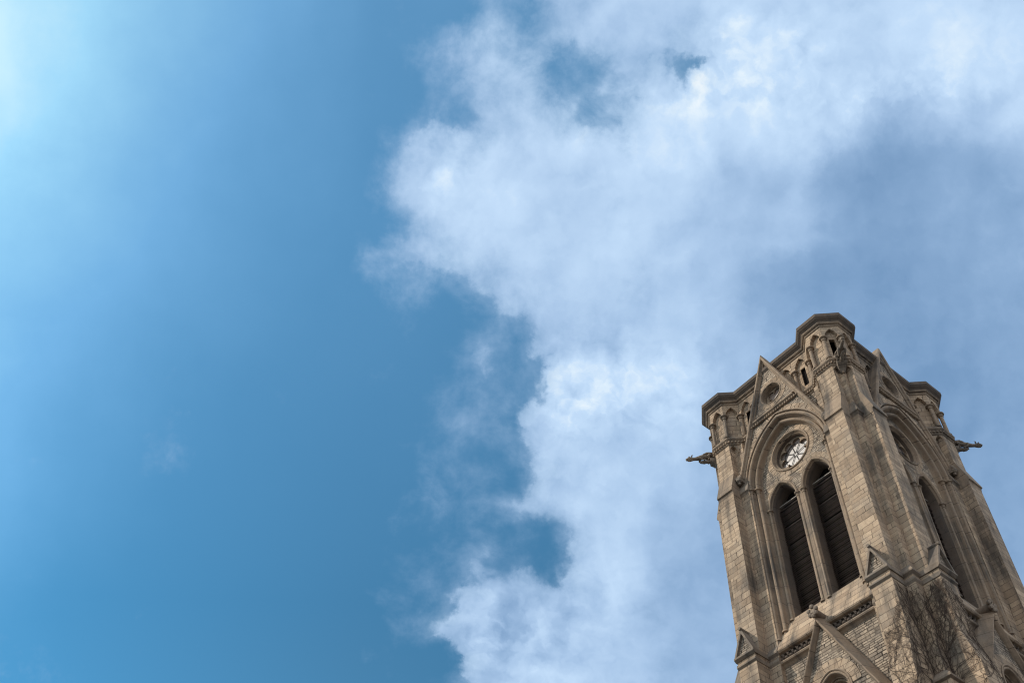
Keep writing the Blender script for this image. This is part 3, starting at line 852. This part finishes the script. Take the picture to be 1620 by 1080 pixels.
# --- gargoyles: a crouching beast on a bracket, straining outwards from each turret
mb = MB()
path = [(0.28, 0, 11.565), (0.345, 0, 11.578), (0.40, 0, 11.595), (0.46, 0, 11.600), (0.52, 0, 11.588), (0.575, 0, 11.572), (0.62, 0, 11.562), (0.66, 0, 11.560), (0.685, 0, 11.568), (0.715, 0, 11.566), (0.745, 0, 11.555), (0.76, 0, 11.548)]
rad = [0.046, 0.050, 0.052, 0.047, 0.040, 0.034, 0.027, 0.026, 0.033, 0.031, 0.023, 0.018]
mb.tube(path, rad, 10)
mb.tube([(0.665, 0, 11.548), (0.70, 0, 11.533), (0.735, 0, 11.526)], [0.022, 0.020, 0.012], 7)         # lower jaw
for s in (-1, 1):
    mb.tube([(0.668, s * 0.026, 11.588), (0.672, s * 0.034, 11.606), (0.650, s * 0.036, 11.612)], [0.013, 0.010, 0.004], 6)   # ears
    mb.ball((0.712, s * 0.024, 11.590), 0.012, n=6, m=5)                                               # brows
    mb.tube([(0.55, s * 0.030, 11.575), (0.555, s * 0.046, 11.545), (0.535, s * 0.048, 11.518), (0.50, s * 0.042, 11.502), (0.475, s * 0.038, 11.496)], [0.022, 0.018, 0.014, 0.012, 0.014], 7)  # forelegs
    mb.tube([(0.40, s * 0.035, 11.585), (0.395, s * 0.058, 11.575), (0.43, s * 0.060, 11.545), (0.405, s * 0.052, 11.518), (0.43, s * 0.046, 11.498)], [0.030, 0.030, 0.022, 0.014, 0.014], 7)  # haunches
    mb.tube([(0.50, s * 0.035, 11.61), (0.44, s * 0.052, 11.618), (0.37, s * 0.056, 11.612), (0.32, s * 0.052, 11.60)], [0.012, 0.020, 0.018, 0.008], 6)  # folded wings
mb.tube([(0.36, 0, 11.485), (0.44, 0, 11.487), (0.52, 0, 11.490), (0.555, 0, 11.498)], [0.036, 0.030, 0.022, 0.010], 8)  # ledge under the paws
gar_me = mb.mesh('gargoyle', COPING, True)
mb = MB()
mb.rings([[(x0, -w, z), (x0 + dx, -w, z), (x0 + dx, w, z), (x0, w, z)] for x0, dx, w, z in ((0.25, 0.05, 0.02, 11.33), (0.25, 0.085, 0.05, 11.40), (0.25, 0.15, 0.066, 11.455), (0.25, 0.155, 0.066, 11.505))], True, True, True)
brk_me = mb.mesh('bracket', COPING)
for k in range(4):
    o = obj('gargoyle', gar_me, tower, corner(k), quarter(k) - math.pi / 4)
    obj('bracket', brk_me, o)

# ------------------------------------------------------------------ bare climbing vine on the near lower corner
turns = [(0.862, -1.50), (1.141, -1.50), (1.141, -1.268), (1.268, -1.268), (1.268, -1.141), (1.50, -1.141), (1.50, -0.862), (1.14, -0.862)]
cum = [0.0]
for a, b in zip(turns, turns[1:]):
    cum.append(cum[-1] + math.hypot(b[0] - a[0], b[1] - a[1]))
def unfold(s, z, lift):
    """point on the folded face of the corner; s runs round it, batter below the set-off"""
    s = max(0.0, min(cum[-1] - 1e-4, s))
    i = max(j for j in range(len(cum) - 1) if cum[j] <= s)
    t = (s - cum[i]) / (cum[i + 1] - cum[i])
    a, b = turns[i], turns[i + 1]
    x, y = a[0] + (b[0] - a[0]) * t, a[1] + (b[1] - a[1]) * t
    nx, ny = (b[1] - a[1]), -(b[0] - a[0])
    L = math.hypot(nx, ny)
    if z < 6.86:
        g = min(0.10, (6.86 - z) * 0.25)
        if i in (0, 1):
            y -= g if i == 0 or t < 0.5 else 0
        if i in (4, 5):
            x += g if i == 5 or t > 0.5 else 0
    return (x + nx / L * lift, y + ny / L * lift, z)
rv = random.Random(5)
vine = MB()
TOP = 7.56
def limit(s):
    """how high the vine has climbed at s"""
    if s < cum[1]:
        return 7.02 + 0.42 * (s / cum[1]) ** 2
    if s > cum[5] + 0.14:
        return 7.45
    return TOP
def strand(s, z, r, ds, steps, depth):
    pts, rads = [], []
    i0 = None
    for i in range(steps):
        pts.append(unfold(s, z, 0.006 + 0.004 * rv.random()))
        rads.append(r * (1 - 0.75 * i / steps))
        ds += rv.gauss(0, 0.55)
        ds *= 0.80
        z += 0.022 + 0.022 * rv.random() * (1 - min(1, abs(ds)))
        s += 0.020 * ds
        if s < 0 or s > cum[-1] - 0.2:
            ds = -ds
            s = max(0.0, min(cum[-1] - 0.2, s))
        if z > limit(s) + rv.uniform(-0.06, 0.04):
            break
        if depth < 3 and rv.random() < (0.20 if depth else 0.30):
            strand(s, z, r * (0.62 if depth else 0.5), rv.choice((-1, 1)) * rv.uniform(0.8, 2.0), int(steps * rv.uniform(0.25, 0.5)), depth + 1)
    if len(pts) > 2:
        vine.tube(pts, rads, 4)
for i in range(9):
    u = rv.random()
    s = rv.uniform(0.06, cum[-1] - 0.25) if u < 0.45 else rv.uniform(cum[1], cum[3] + 0.05) if u < 0.7 else rv.uniform(cum[4] - 0.03, cum[5] + 0.05)
    strand(s, rv.uniform(5.6, 6.4), rv.uniform(0.0035, 0.0065), 0.0, 70, 0)
vo = obj('climbing_vine', vine.mesh('climbing_vine', BARK))
tag(vo, 'leafless brown climbing vine branching up the lower corner of the stone tower', 'vine')
print('vine faces', len(vine.f))
